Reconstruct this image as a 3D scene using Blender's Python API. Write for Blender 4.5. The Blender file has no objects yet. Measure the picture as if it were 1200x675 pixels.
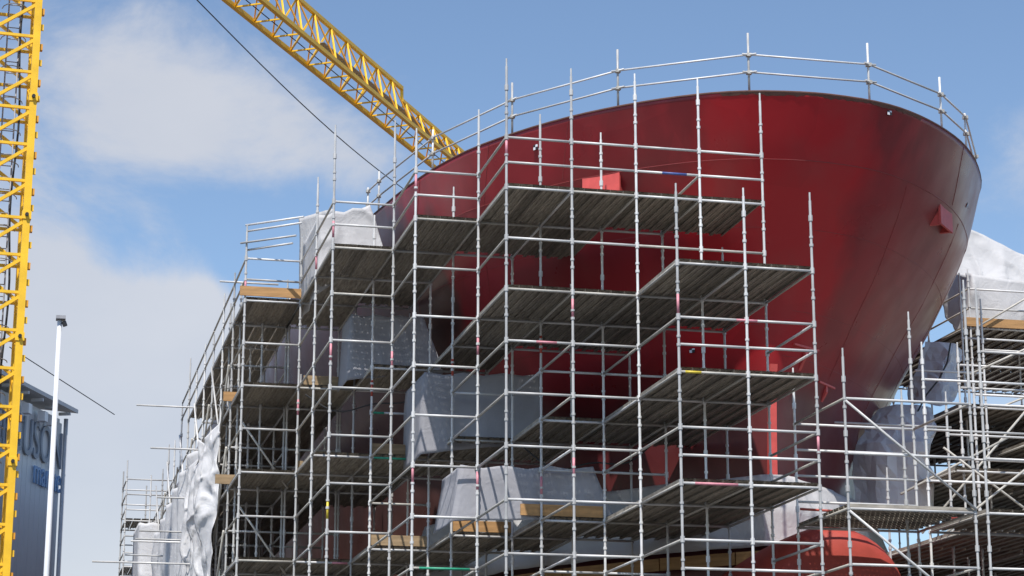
import bpy, bmesh, math, random
import numpy as np
from mathutils import Vector, Matrix, Quaternion, noise

random.seed(7)
R = math.radians
# ------------------------------------------------------------------ camera
# World frame: +X across the ship (to the right in view), +Y aft, +Z up, metres.
# Scaffold platform datum (level 0) is DZ above the yard.
CAM = Vector((-8.914, -38.852, 1.6))
FPX, PITCH, HEAD = 2555.0, 0.2491, 0.2282
DZ = 12.13 + CAM.z
scn = bpy.context.scene
cam_d = bpy.data.cameras.new("camera")
cam_d.sensor_width = 36.0
cam_d.lens = FPX / 1200.0 * 36.0
cam_d.clip_start = 0.5
cam_d.clip_end = 6000.0
cam = bpy.data.objects.new("camera", cam_d)
scn.collection.objects.link(cam)
cam.location = CAM
cam.rotation_euler = (math.pi / 2 + PITCH, 0.0, -HEAD)
scn.camera = cam

def ray(x, y):
    u, v = (x - 600) / FPX, (y - 337.5) / FPX
    f = math.cos(PITCH) + v * math.sin(PITCH)
    z = math.sin(PITCH) - v * math.cos(PITCH)
    c, s = math.cos(HEAD), math.sin(HEAD)
    return Vector((u * c + f * s, -u * s + f * c, z))
def on_y(x, y, Y):
    d = ray(x, y); return CAM + d * ((Y - CAM.y) / d.y)
def on_z(x, y, Z):
    d = ray(x, y); return CAM + d * ((Z - CAM.z) / d.z)
def at_dist(x, y, D):
    d = ray(x, y); return CAM + d * (D / math.hypot(d.x, d.y))

# ------------------------------------------------------------------ light
SUN_AZ, SUN_EL = R(204), R(57)
sun_d = bpy.data.lights.new("sun", 'SUN')
sun_d.energy = 5.0
sun_d.angle = R(0.55)
sun_d.color = (1.0, 0.955, 0.89)
sun = bpy.data.objects.new("sun", sun_d)
scn.collection.objects.link(sun)
sdir = Vector((math.sin(SUN_AZ) * math.cos(SUN_EL), math.cos(SUN_AZ) * math.cos(SUN_EL), math.sin(SUN_EL)))
sun.rotation_euler = sdir.to_track_quat('Z', 'Y').to_euler()
sun.location = (0, -60, 60)

wld = bpy.data.worlds.new("World")
scn.world = wld
wld.use_nodes = True
NT = wld.node_tree
NT.nodes.clear()
def wn(t, **k):
    n = NT.nodes.new(t)
    for a, b in k.items(): setattr(n, a, b)
    return n
def wl(a, b): NT.links.new(a, b)
sky = wn('ShaderNodeTexSky')
sky.sky_type = 'NISHITA'
sky.sun_disc = False
sky.sun_elevation = SUN_EL
sky.sun_rotation = SUN_AZ
sky.altitude = 0
sky.air_density = 1.0
sky.dust_density = 0.35
sky.ozone_density = 2.6
tc = wn('ShaderNodeTexCoord')
nrm = wn('ShaderNodeVectorMath', operation='NORMALIZE'); wl(tc.outputs['Generated'], nrm.inputs[0])
DIR = nrm.outputs[0]
def wmath(op, a, b=None):
    n = wn('ShaderNodeMath', operation=op)
    for i, v in enumerate((a, b)):
        if v is None: continue
        if isinstance(v, (int, float)): n.inputs[i].default_value = v
        else: wl(v, n.inputs[i])
    return n.outputs[0]
# cloud banks: soft masses around directions, broken up by fractal noise
mpw = wn('ShaderNodeMapping'); wl(DIR, mpw.inputs[0]); mpw.inputs['Scale'].default_value = (1, 1, 1.7)
nz = wn('ShaderNodeTexNoise'); nz.inputs['Scale'].default_value = 7.0; nz.inputs['Detail'].default_value = 12; nz.inputs['Roughness'].default_value = 0.62
nz.inputs['Distortion'].default_value = 0.35
wl(mpw.outputs[0], nz.inputs['Vector'])
banks = [  # px x, px y, angular radius (px), weight
    (150, 95, 60, .16), (215, 125, 70, .27), (290, 140, 70, .30), (360, 165, 60, .31), (430, 185, 60, .33), (120, 150, 55, .2), (200, 170, 50, .2), (100, 60, 70, .1), (215, 20, 45, .05), (330, 60, 60, .02),
    (90, 440, 95, .60), (230, 430, 75, .58), (100, 590, 140, .70), (230, 570, 120, .62), (235, 345, 28, .34), (130, 375, 45, .36), (70, 350, 40, .3), (80, 290, 40, .20), (190, 375, 40, .3), (330, 640, 200, .5), (285, 380, 40, .3),
    (1165, 175, 60, .16), (1230, 130, 80, .2), (-60, 250, 120, .4), (-250, 480, 200, .5), (1230, 600, 120, .45), (1500, 500, 250, .4), (700, 60, 230, -.22), (1000, 40, 200, -.2), (480, 40, 90, -.12), (240, 260, 50, -.08)]
acc = None
for (px, py, rad, w) in banks:
    d = ray(px, py).normalized()
    sub = wn('ShaderNodeVectorMath', operation='DISTANCE'); wl(DIR, sub.inputs[0]); sub.inputs[1].default_value = d
    q = wmath('DIVIDE', sub.outputs['Value'], rad / FPX)
    g = wmath('MULTIPLY', wmath('POWER', 2.718, wmath('MULTIPLY', wmath('MULTIPLY', q, q), -1.0)), w)
    acc = g if acc is None else wmath('ADD', acc, g)
sep = wn('ShaderNodeSeparateXYZ'); wl(DIR, sep.inputs[0])
dens = wmath('ADD', acc, wmath('MULTIPLY', wmath('SUBTRACT', nz.outputs['Fac'], 0.5), 1.5))
mr = wn('ShaderNodeMapRange'); mr.interpolation_type = 'SMOOTHSTEP'
wl(dens, mr.inputs['Value'])
mr.inputs['From Min'].default_value = 0.06; mr.inputs['From Max'].default_value = 0.50
mr.inputs['To Min'].default_value = 0.0; mr.inputs['To Max'].default_value = 0.82
# cloud tone, a second noise gives greyer undersides
nz2 = wn('ShaderNodeTexNoise'); nz2.inputs['Scale'].default_value = 5.0; nz2.inputs['Detail'].default_value = 6
wl(mpw.outputs[0], nz2.inputs['Vector'])
cr = wn('ShaderNodeValToRGB')
cr.color_ramp.elements[0].position = .3; cr.color_ramp.elements[0].color = (3.75, 3.95, 4.45, 1)
cr.color_ramp.elements[1].position = .68; cr.color_ramp.elements[1].color = (4.7, 4.75, 5.0, 1)
wl(nz2.outputs['Fac'], cr.inputs[0])
mixw = wn('ShaderNodeMix', data_type='RGBA')
wl(mr.outputs[0], mixw.inputs['Factor']); wl(sky.outputs[0], mixw.inputs['A']); wl(cr.outputs[0], mixw.inputs['B'])
bg = wn('ShaderNodeBackground'); bg.inputs['Strength'].default_value = 0.14
wl(mixw.outputs['Result'], bg.inputs['Color'])
wout = wn('ShaderNodeOutputWorld'); wl(bg.outputs[0], wout.inputs['Surface'])

vs = scn.view_settings
vs.view_transform = 'Standard'; vs.look = 'None'; vs.exposure = 0.12; vs.gamma = 1.0; vs.use_curve_mapping = False

# ------------------------------------------------------------------ materials
def mat(name, col, rough=.6, metal=0.0, var=.12, scale=6.0, bump=0.0, bscale=40.0, rnd=0.0, spec=.5, coat=0.0, col2=None, stretch=(1, 1, 1)):
    m = bpy.data.materials.new(name); m.use_nodes = True
    t = m.node_tree; b = t.nodes['Principled BSDF']
    b.inputs['Roughness'].default_value = rough; b.inputs['Metallic'].default_value = metal
    b.inputs['Specular IOR Level'].default_value = spec; b.inputs['Coat Weight'].default_value = coat
    tcn = t.nodes.new('ShaderNodeTexCoord'); mp = t.nodes.new('ShaderNodeMapping'); mp.inputs['Scale'].default_value = stretch
    t.links.new(tcn.outputs['Object'], mp.inputs[0])
    n = t.nodes.new('ShaderNodeTexNoise'); n.inputs['Scale'].default_value = scale; n.inputs['Detail'].default_value = 7; n.inputs['Roughness'].default_value = .6
    t.links.new(mp.outputs[0], n.inputs['Vector'])
    r = t.nodes.new('ShaderNodeValToRGB')
    c2 = col2 if col2 else tuple(min(1, c * (1 + var)) for c in col)
    r.color_ramp.elements[0].position = .3; r.color_ramp.elements[1].position = .72
    r.color_ramp.elements[0].color = (*[c * (1 - var) for c in col], 1); r.color_ramp.elements[1].color = (*c2, 1)
    t.links.new(n.outputs['Fac'], r.inputs[0])
    out = r.outputs[0]
    if rnd:
        oi = t.nodes.new('ShaderNodeObjectInfo'); mrn = t.nodes.new('ShaderNodeMapRange')
        mrn.inputs['To Min'].default_value = 1 - rnd; mrn.inputs['To Max'].default_value = 1 + rnd * .6
        t.links.new(oi.outputs['Random'], mrn.inputs['Value'])
        mx = t.nodes.new('ShaderNodeVectorMath'); mx.operation = 'SCALE'
        t.links.new(out, mx.inputs[0]); t.links.new(mrn.outputs[0], mx.inputs['Scale']); out = mx.outputs[0]
    t.links.new(out, b.inputs['Base Color'])
    if bump:
        n2 = t.nodes.new('ShaderNodeTexNoise'); n2.inputs['Scale'].default_value = bscale; n2.inputs['Detail'].default_value = 5
        t.links.new(mp.outputs[0], n2.inputs['Vector'])
        bp = t.nodes.new('ShaderNodeBump'); bp.inputs['Strength'].default_value = bump; bp.inputs['Distance'].default_value = .02
        t.links.new(n2.outputs['Fac'], bp.inputs['Height']); t.links.new(bp.outputs[0], b.inputs['Normal'])
    return m
M = {}
M['galv'] = mat('galvanised_tube', (.60, .595, .59), .42, .05, .2, 9, rnd=.32, stretch=(1, 1, .25))
M['galv_dull'] = mat('weathered_tube', (.46, .44, .40), .55, .05, .2, 7, rnd=.2)
M['pink'] = mat('pink_paint', (.62, .25, .30), .55, 0, .2, 12)
M['redtube'] = mat('red_tube', (.42, .07, .05), .5, 0, .2, 10)
M['green'] = mat('green_paint', (.03, .30, .18), .5, 0, .2, 12)
M['bluetube'] = mat('blue_tube', (.06, .10, .30), .5, 0, .2, 12)
M['yellowmark'] = mat('yellow_mark', (.65, .50, .05), .5, 0, .2, 12)
M['plank'] = mat('steel_plank', (.265, .235, .195), .7, 0.0, .38, 5, rnd=.34, col2=(.44, .40, .34), stretch=(3, .5, 1))
def perforate(m, px=.062, py=.095, rad=.0105):
    t = m.node_tree; L = t.links; b = t.nodes['Principled BSDF']
    tcn = t.nodes.new('ShaderNodeTexCoord'); sx = t.nodes.new('ShaderNodeSeparateXYZ'); L.new(tcn.outputs['Object'], sx.inputs[0])
    def mth(op, a, c=None, d=None):
        n = t.nodes.new('ShaderNodeMath'); n.operation = op
        for i, v in enumerate((a, c, d)):
            if v is None: continue
            if isinstance(v, (int, float)): n.inputs[i].default_value = v
            else: L.new(v, n.inputs[i])
        return n.outputs[0]
    fx_ = mth('SUBTRACT', mth('MODULO', mth('ADD', sx.outputs['X'], 10 * px), px), px / 2)
    fy_ = mth('SUBTRACT', mth('MODULO', mth('ADD', sx.outputs['Y'], 10 * py), py), py / 2)
    r2 = mth('ADD', mth('MULTIPLY', fx_, fx_), mth('MULTIPLY', fy_, fy_))
    hole = mth('LESS_THAN', r2, rad * rad)
    L.new(mth('SUBTRACT', 1.0, hole), b.inputs['Alpha'])
perforate(M['plank'])
M['timber'] = mat('scaffold_timber', (.42, .235, .095), .75, 0, .25, 3, rnd=.2, stretch=(.6, 6, 6), bump=.2, bscale=12)
M['timber_old'] = mat('weathered_timber', (.30, .21, .12), .8, 0, .3, 3, rnd=.2, stretch=(.6, 6, 6))
M['yellow'] = mat('crane_yellow', (.86, .51, .022), .42, 0, .14, 1.6, spec=.5)
M['orange'] = mat('crane_orange', (.66, .30, .02), .5, 0, .15, 3)
M['grating'] = mat('walkway_grating', (.30, .30, .32), .6, .3, .2, 5)
M['black'] = mat('black_rubber', (.02, .02, .022), .5, 0, .2, 10)
M['lug'] = mat('red_lug_primer', (.58, .085, .075), .5, 0, .15, 5)
M['clad'] = mat('blue_grey_cladding', (.62, .645, .68), .5, .1, .07, .6)
M['cladtrim'] = mat('pale_trim', (.50, .51, .54), .5, .1, .1, 2)
M['letter1'] = mat('slate_lettering', (.25, .29, .36), .5, 0, .05, 3)
M['letter2'] = mat('blue_lettering', (.2, .34, .58), .5, 0, .05, 3)
M['post'] = mat('white_post_paint', (.72, .73, .76), .4, .1, .05, 2)
M['ground'] = mat('yard_concrete', (.085, .083, .08), .9, 0, .25, .25, bump=.15, bscale=3)
M['concrete'] = mat('block_concrete', (.3, .29, .27), .9, 0, .2, 2)
def tarp_mat(name, col, trans=.25):
    m = bpy.data.materials.new(name); m.use_nodes = True
    t = m.node_tree; b = t.nodes['Principled BSDF']; b.inputs['Roughness'].default_value = .75; b.inputs['Specular IOR Level'].default_value = .25
    tcn = t.nodes.new('ShaderNodeTexCoord')
    n = t.nodes.new('ShaderNodeTexNoise'); n.inputs['Scale'].default_value = 1.3; n.inputs['Detail'].default_value = 6
    t.links.new(tcn.outputs['Object'], n.inputs['Vector'])
    r = t.nodes.new('ShaderNodeValToRGB')
    r.color_ramp.elements[0].position = .3; r.color_ramp.elements[1].position = .7
    r.color_ramp.elements[0].color = (*[c * .86 for c in col], 1); r.color_ramp.elements[1].color = (*col, 1)
    t.links.new(n.outputs['Fac'], r.inputs[0]); t.links.new(r.outputs[0], b.inputs['Base Color'])
    # small creases
    n2 = t.nodes.new('ShaderNodeTexNoise'); n2.inputs['Scale'].default_value = 2.2; n2.inputs['Detail'].default_value = 6; n2.inputs['Distortion'].default_value = 2.4
    t.links.new(tcn.outputs['Object'], n2.inputs['Vector'])
    bp = t.nodes.new('ShaderNodeBump'); bp.inputs['Strength'].default_value = .38; bp.inputs['Distance'].default_value = .06
    t.links.new(n2.outputs['Fac'], bp.inputs['Height']); t.links.new(bp.outputs[0], b.inputs['Normal'])
    tr = t.nodes.new('ShaderNodeBsdfTranslucent'); t.links.new(r.outputs[0], tr.inputs['Color'])
    mx = t.nodes.new('ShaderNodeMixShader'); mx.inputs[0].default_value = trans
    o = t.nodes['Material Output']
    t.links.new(b.outputs[0], mx.inputs[1]); t.links.new(tr.outputs[0], mx.inputs[2]); t.links.new(mx.outputs[0], o.inputs['Surface'])
    return m
M['tarp'] = tarp_mat('white_sheeting', (.66, .655, .665))
M['tarp_clean'] = tarp_mat('clean_white_sheeting', (.82, .82, .84), .3)
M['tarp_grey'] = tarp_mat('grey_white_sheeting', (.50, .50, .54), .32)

def hull_mat():
    m = bpy.data.materials.new('red_hull_primer'); m.use_nodes = True
    t = m.node_tree; b = t.nodes['Principled BSDF']; L = t.links
    tcn = t.nodes.new('ShaderNodeTexCoord')
    def noise_n(scale, det=6, st=(1, 1, 1), dist=0.0):
        mp = t.nodes.new('ShaderNodeMapping'); mp.inputs['Scale'].default_value = st
        L.new(tcn.outputs['Object'], mp.inputs[0])
        n = t.nodes.new('ShaderNodeTexNoise'); n.inputs['Scale'].default_value = scale; n.inputs['Detail'].default_value = det; n.inputs['Distortion'].default_value = dist
        L.new(mp.outputs[0], n.inputs['Vector']); return n.outputs['Fac']
    def ramp(f, p0, c0, p1, c1):
        r = t.nodes.new('ShaderNodeValToRGB'); L.new(f, r.inputs[0])
        r.color_ramp.elements[0].position = p0; r.color_ramp.elements[0].color = (*c0, 1)
        r.color_ramp.elements[1].position = p1; r.color_ramp.elements[1].color = (*c1, 1); return r
    def mixc(f, a, bb):
        x = t.nodes.new('ShaderNodeMix'); x.data_type = 'RGBA'; L.new(f, x.inputs['Factor'])
        L.new(a, x.inputs['A']); L.new(bb, x.inputs['B']); return x.outputs['Result']
    base = ramp(noise_n(.55, 5, dist=.4), .35, (.22, .020, .025), .65, (.31, .021, .029))
    # vertical spray passes
    spray = ramp(noise_n(1.0, 3, (1.6, 1.6, .18)), .42, (.19, .019, .024), .6, (.31, .024, .031))
    f1 = ramp(noise_n(.3, 3), .45, (0, 0, 0), .6, (.8, .8, .8))
    col = mixc(f1.outputs[0], base.outputs[0], spray.outputs[0])
    # fresher, more saturated coat around the stem, with a ragged edge
    sx = t.nodes.new('ShaderNodeSeparateXYZ'); L.new(tcn.outputs['Object'], sx.inputs[0])
    def mth(op, a, b=None):
        n = t.nodes.new('ShaderNodeMath'); n.operation = op
        for i, v in enumerate((a, b)):
            if v is None: continue
            if isinstance(v, (int, float)): n.inputs[i].default_value = v
            else: L.new(v, n.inputs[i])
        return n.outputs[0]
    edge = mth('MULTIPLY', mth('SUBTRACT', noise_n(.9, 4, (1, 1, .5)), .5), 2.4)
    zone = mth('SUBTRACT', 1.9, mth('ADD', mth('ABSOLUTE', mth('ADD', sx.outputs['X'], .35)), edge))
    lowz = mth('MINIMUM', mth('ADD', mth('MULTIPLY', mth('ADD', sx.outputs['Z'], 2.2), 1.2), edge), 0.0)  # fresh coat stops low down, where deck shade is painted into the colour
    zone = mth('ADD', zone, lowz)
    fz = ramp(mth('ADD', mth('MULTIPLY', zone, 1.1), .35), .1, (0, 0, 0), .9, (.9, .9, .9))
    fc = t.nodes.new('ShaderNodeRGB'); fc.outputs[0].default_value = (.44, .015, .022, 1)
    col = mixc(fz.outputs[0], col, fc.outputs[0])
    # lower hull: shade under the decks painted in as a darker, duller red
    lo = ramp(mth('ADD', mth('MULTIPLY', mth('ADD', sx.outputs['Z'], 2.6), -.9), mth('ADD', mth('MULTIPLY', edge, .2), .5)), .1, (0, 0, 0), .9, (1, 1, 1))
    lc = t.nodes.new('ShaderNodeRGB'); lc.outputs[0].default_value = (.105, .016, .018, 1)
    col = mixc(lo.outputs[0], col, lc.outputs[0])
    # older brown primer on the port side further aft
    ez = mth('MULTIPLY', mth('SUBTRACT', noise_n(.5, 3), .5), 3.0)
    pz = mth('ADD', mth('SUBTRACT', mth('MULTIPLY', sx.outputs['X'], -1.0), 5.4), mth('ADD', ez, mth('MULTIPLY', mth('ADD', sx.outputs['Z'], 1.0), -.45)))
    pr_ = ramp(mth('ADD', mth('MULTIPLY', pz, 1.2), .3), .2, (0, 0, 0), .8, (1, 1, 1))
    pc = ramp(noise_n(.7, 4), .35, (.075, .034, .031), .65, (.125, .06, .053))
    col = mixc(pr_.outputs[0], col, pc.outputs[0])
    # rectangular roller patches, low contrast
    vp = t.nodes.new('ShaderNodeMapping'); vp.inputs['Scale'].default_value = (.55, .55, .38); L.new(tcn.outputs['Object'], vp.inputs[0])
    vn = t.nodes.new('ShaderNodeTexVoronoi'); vn.distance = 'CHEBYCHEV'; vn.inputs['Scale'].default_value = 1.0; L.new(vp.outputs[0], vn.inputs['Vector'])
    vr = ramp(vn.outputs['Color'], .0, (.90, .90, .90), 1.0, (1.12, 1.12, 1.12))
    vm = t.nodes.new('ShaderNodeMix'); vm.data_type = 'RGBA'; vm.blend_type = 'MULTIPLY'; vm.inputs['Factor'].default_value = 1.0
    L.new(col, vm.inputs['A']); L.new(vr.outputs[0], vm.inputs['B']); col = vm.outputs['Result']
    # dusty over-spray
    dust = ramp(noise_n(.8, 8, (1, 1, .6)), .5, (0, 0, 0), .78, (.35, .35, .35))
    dc = t.nodes.new('ShaderNodeRGB'); dc.outputs[0].default_value = (.20, .075, .07, 1)
    col = mixc(dust.outputs[0], col, dc.outputs[0])
    # browner starboard flare, its pinkish sky sheen painted into the colour
    sz = ramp(mth('ADD', mth('MULTIPLY', mth('SUBTRACT', sx.outputs['X'], 2.3), .45), mth('ADD', mth('MULTIPLY', edge, .25), .2)), .1, (0, 0, 0), .9, (.75, .75, .75))
    scol = ramp(noise_n(1.2, 4, (1.5, 1.5, .2)), .35, (.20, .060, .056), .65, (.27, .10, .092))
    col = mixc(sz.outputs[0], col, scol.outputs[0])
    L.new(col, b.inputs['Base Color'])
    rr = ramp(noise_n(1.1, 5), .3, (.26, .26, .26), .7, (.42, .42, .42)); L.new(rr.outputs[0], b.inputs['Roughness'])
    b.inputs['Specular IOR Level'].default_value = .42
    bp = t.nodes.new('ShaderNodeBump'); bp.inputs['Strength'].default_value = .22; bp.inputs['Distance'].default_value = .05
    L.new(noise_n(.9, 2), bp.inputs['Height']); L.new(bp.outputs[0], b.inputs['Normal'])
    return m
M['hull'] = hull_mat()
M['primer'] = mat('brown_bare_primer', (.13, .06, .045), .6, 0, .25, 3)
M['weld'] = mat('weld_seam_paint', (.26, .045, .046), .4, 0, .15, 6)

# ------------------------------------------------------------------ helpers
COL = scn.collection
def mesh(name, v, f, m=None, smooth=False):
    me = bpy.data.meshes.new(name); me.from_pydata([tuple(p) for p in v], [], f); me.update()
    if m is not None: me.materials.append(M[m])
    if smooth: me.polygons.foreach_set('use_smooth', [True] * len(me.polygons))
    return me
def tag(o, label=None, cat=None, group=None, kind=None):
    if label: o['label'] = label
    if cat: o['category'] = cat
    if group: o['group'] = group
    if kind: o['kind'] = kind
    return o
def empty(name, loc, label, cat, group=None):
    o = bpy.data.objects.new(name, None); COL.objects.link(o); o.location = loc; o.empty_display_size = .2
    return tag(o, label, cat, group)
def put(name, me, parent=None, loc=(0, 0, 0), rot=None):
    """link an object given in WORLD coordinates, parented (unrotated Empty parents only)"""
    o = bpy.data.objects.new(name, me); COL.objects.link(o)
    l = Vector(loc)
    if parent is not None:
        o.parent = parent
        p = parent
        while p is not None: l = l - p.location; p = p.parent
    o.location = l
    if rot is not None: o.rotation_mode = 'QUATERNION'; o.rotation_quaternion = rot
    return o
class MB:
    def __init__(s): s.v = []; s.f = []
    def box(s, c, d, q=None):
        n = len(s.v); c = Vector(c)
        for z in (-1, 1):
            for y in (-1, 1):
                for x in (-1, 1):
                    p = Vector((x * d[0] / 2, y * d[1] / 2, z * d[2] / 2))
                    if q is not None: p = q @ p
                    s.v.append(c + p)
        for a in ((0, 2, 3, 1), (4, 5, 7, 6), (0, 1, 5, 4), (2, 6, 7, 3), (0, 4, 6, 2), (1, 3, 7, 5)): s.f.append(tuple(n + i for i in a))
        return s
    def tube(s, a, b, r, k=8, r2=None, cap=True):
        a, b = Vector(a), Vector(b); d = (b - a).normalized(); r2 = r if r2 is None else r2
        u = d.orthogonal().normalized(); w = d.cross(u); n = len(s.v)
        for p, rr in ((a, r), (b, r2)):
            for i in range(k):
                t = 2 * math.pi * i / k; s.v.append(p + (u * math.cos(t) + w * math.sin(t)) * rr)
        for i in range(k): j = (i + 1) % k; s.f.append((n + i, n + j, n + k + j, n + k + i))
        if cap: s.f.append(tuple(n + k - 1 - i for i in range(k))); s.f.append(tuple(n + k + i for i in range(k)))
        return s
    def path(s, pts, r, k=6):
        for a, b in zip(pts[:-1], pts[1:]): s.tube(a, b, r, k)
        return s
    def prism(s, poly, axis, a, b):
        """poly: 2D points; extruded along axis index from a to b"""
        n = len(s.v); k = len(poly)
        for q in (a, b):
            for (x, y) in poly:
                s.v.append(Vector({0: (q, x, y), 1: (x, q, y), 2: (x, y, q)}[axis]))
        for i in range(k): j = (i + 1) % k; s.f.append((n + i, n + j, n + k + j, n + k + i))
        s.f.append(tuple(n + k - 1 - i for i in range(k))); s.f.append(tuple(n + k + i for i in range(k)))
        return s
    def build(s, name, m, parent=None, origin=(0, 0, 0), smooth=False):
        o = Vector(origin); me = mesh(name, [Vector(p) - o for p in s.v], s.f, m, smooth)
        bm = bmesh.new(); bm.from_mesh(me); bmesh.ops.recalc_face_normals(bm, faces=bm.faces); bm.to_mesh(me); bm.free()
        return put(name, me, parent, origin)
_tc = {}
def tube_mesh(L, r, m, k=8):
    key = (round(L, 2), r, m, k)
    if key not in _tc:
        b = MB().tube((0, 0, 0), (0, 0, L), r, k); me = mesh('tube', b.v, b.f, m, True); _tc[key] = me
        for p in me.polygons:
            if len(p.vertices) > 4: p.use_smooth = False
    return _tc[key]
def bar(name, a, b, r, m, parent, k=8):
    a, b = Vector(a), Vector(b); d = b - a
    return put(name, tube_mesh(d.length, r, m, k), parent, a, d.normalized().to_track_quat('Z', 'Y'))

# ------------------------------------------------------------------ ground
gm = MB(); gm.v = [Vector(p) for p in ((-3000, -3000, 0), (3000, -3000, 0), (3000, 3000, 0), (-3000, 3000, 0))]; gm.f = [(0, 1, 2, 3)]
tag(gm.build('ground', 'ground'), kind='structure')

# ------------------------------------------------------------------ ship
SC = 6.55                                   # centreline X
TD = np.array([0, .05, .15, .4, .75, 1.5, 2.5, 3.8, 5.5, 7.6, 11.3, 16, 22, 40, 80.])
TH = np.array([0, .62, 1.15, 1.85, 2.45, 3.4, 4.35, 5.25, 6.1, 6.7, 7.3, 7.8, 8.2, 8.5, 8.6])
ZS = np.array([-13., -7, -5, -3, -1.5, 0, 1.4, 2.6])
YS = np.array([3.7, 3.7, 3.7, 3.6, 3.2, 2.3, 1.25, .55])
WS = np.array([0, 0, 0.0, .13, .46, .80, .985, 1.03])
def smooth_interp(x, X, Y):
    """monotone-ish cubic Hermite"""
    dx = np.diff(X); s = np.diff(Y) / dx
    mm = np.zeros(len(X)); mm[0] = s[0]; mm[-1] = s[-1]
    for i in range(1, len(X) - 1):
        mm[i] = 0 if s[i - 1] * s[i] <= 0 else 2 * s[i - 1] * s[i] / (s[i - 1] + s[i])
    x = min(max(x, X[0]), X[-1]); i = min(max(int(np.searchsorted(X, x) - 1), 0), len(X) - 2)
    t = (x - X[i]) / dx[i]
    return ((1 + 2 * t) * (1 - t) ** 2 * Y[i] + t * (1 - t) ** 2 * dx[i] * mm[i] + t * t * (3 - 2 * t) * Y[i + 1] + t * t * (t - 1) * dx[i] * mm[i + 1])
SQ = np.sqrt(TD)
def hull_h(d, z):
    """half breadth d metres aft of the stem at level z (relative)"""
    if d <= 0: return 0.0
    w = smooth_interp(z, ZS, WS)
    top = smooth_interp(math.sqrt(d), SQ, TH); low = 6.8 * (1 - math.exp(-d / 6.2)) + .02 * d
    hh = w * top + (1 - w) * low
    if z < -8: hh *= max(0.25, 1 - ((-8 - z) / 4.6) ** 3 * .9)
    return hh
def stem(z): return float(smooth_interp(z, ZS, YS))
def hull_pt(d, z, side, off=0.0):
    """point on the shell, pushed out by off along the waterline normal"""
    e = .01 + d * .001
    h0 = hull_h(d, z); h1 = hull_h(d + e, z)
    t = Vector((side * (h1 - h0), e, 0)).normalized()
    n = Vector((t.y, -t.x, 0)) if side > 0 else Vector((-t.y, t.x, 0))
    return Vector((SC + side * h0, stem(z) + d, z + DZ)) + n * off
def inside_hull(x, y, z, clear=.12):
    if z > 2.6: return False
    return abs(x - SC) < hull_h(y - stem(z) + clear, z) + clear
ship = empty('ship', (SC, 20, 0), 'red painted ship bow with a flared rounded stem above the scaffolding', 'ship')
DS = [(.0 + i / 26.0) ** 2 * 9 for i in range(27)] + [9 + i * 1.6 for i in range(1, 30)]
def shell(name, zs, m, off=0.0, thick=False):
    cols = [(d, -1) for d in reversed(DS)] + [(d, 1) for d in DS[1:]]
    v = []; f = []
    for z in zs:
        for d, sd in cols: v.append(hull_pt(d, z, sd))
    n = len(cols)
    for i in range(len(zs) - 1):
        for j in range(n - 1): f.append((i * n + j, i * n + j + 1, (i + 1) * n + j + 1, (i + 1) * n + j))
    o = Vector((SC, 20, DZ))
    me = mesh(name, [p - o for p in v], f, m, True)
    bm = bmesh.new(); bm.from_mesh(me); bmesh.ops.remove_doubles(bm, verts=bm.verts, dist=.0005)
    bmesh.ops.recalc_face_normals(bm, faces=bm.faces); bm.to_mesh(me); bm.free()
    return put(name, me, ship, o)
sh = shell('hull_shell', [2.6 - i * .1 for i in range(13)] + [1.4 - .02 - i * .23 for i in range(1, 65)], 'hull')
for o in (sh,):
    md = o.modifiers.new('thickness', 'SOLIDIFY'); md.thickness = .03; md.offset = -1
# deck inside the bulwark so the bow is closed from above
def deck(z, name):
    v = []; f = []
    for d in DS[1:]:
        for sd in (-1, 1): v.append(Vector((SC + sd * (hull_h(d, z) - .05), stem(z) + d, z + DZ)))
    v.append(Vector((SC, stem(z) + .05, z + DZ)))
    for i in range(len(DS) - 2): f.append((2 * i, 2 * i + 1, 2 * i + 3, 2 * i + 2))
    f.append((len(v) - 1, 1, 0))
    o = Vector((SC, 20, DZ)); return put(name, mesh(name, [p - o for p in v], f, 'primer'), ship, o)
deck(1.5, 'deck')
# weld seams
def seam(pts, r=.012, name='weld_seam'):
    MB().path(pts, r, 5).build(name, 'weld', ship, pts[len(pts) // 2])
for sd in (-1, 1):
    seam([hull_pt((i / 30) ** 2 * 9, 1.39, sd, .002) for i in range(31)], .008)
for sd, d, za, zb in ((1, 2.45, 2.55, 1.45), (1, 3.3, 1.3, -4), (1, 5.3, 1.3, -3), (-1, 2.6, 2.55, 1.45), (-1, 4.6, 2.55, -1), (-1, 7.5, 2.55, -1), (1, .9, 1.3, -2.4)):
    seam([hull_pt(d + (za - z) * (.10 if sd > 0 else .05), z, sd, .002) for z in np.linspace(za, zb, 14)], .0045)
for z, a, b, sd in ((.2, .05, 6, 1), (-1.3, .05, 6, 1), (-2.2, .05, 5, 1), (.2, .05, 7, -1), (-1.6, .05, 7, -1)):
    seam([hull_pt(a + (b - a) * (i / 24) ** 2, z, sd, .002) for i in range(25)], .0045)
# bare primer strip below the bulwark edge
def strip(d0, s0, d1, s1, z0, z1, name, m):
    v = []; f = []; n = 90
    sq = np.linspace(s0 * math.sqrt(d0), s1 * math.sqrt(d1), n)
    for i, q in enumerate(sq):
        sd = 1 if q >= 0 else -1
        top = z1 + .0; bot = z0 + .045 * noise.noise(Vector((i * .13, 2, 0))) + .03 * noise.noise(Vector((i * .55, 7, 0)))
        if i in (0, n - 1): bot = top - .02
        v += [hull_pt(q * q, bot, sd, .006), hull_pt(q * q, top, sd, .006)]
    for i in range(n - 1): f.append((2 * i, 2 * i + 2, 2 * i + 3, 2 * i + 1))
    o = v[n]; put(name, mesh(name, [p - o for p in v], f, m), ship, o)
strip(.4, -1, .9, 1, 2.535, 2.597, 'primer_strip', 'primer')
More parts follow.
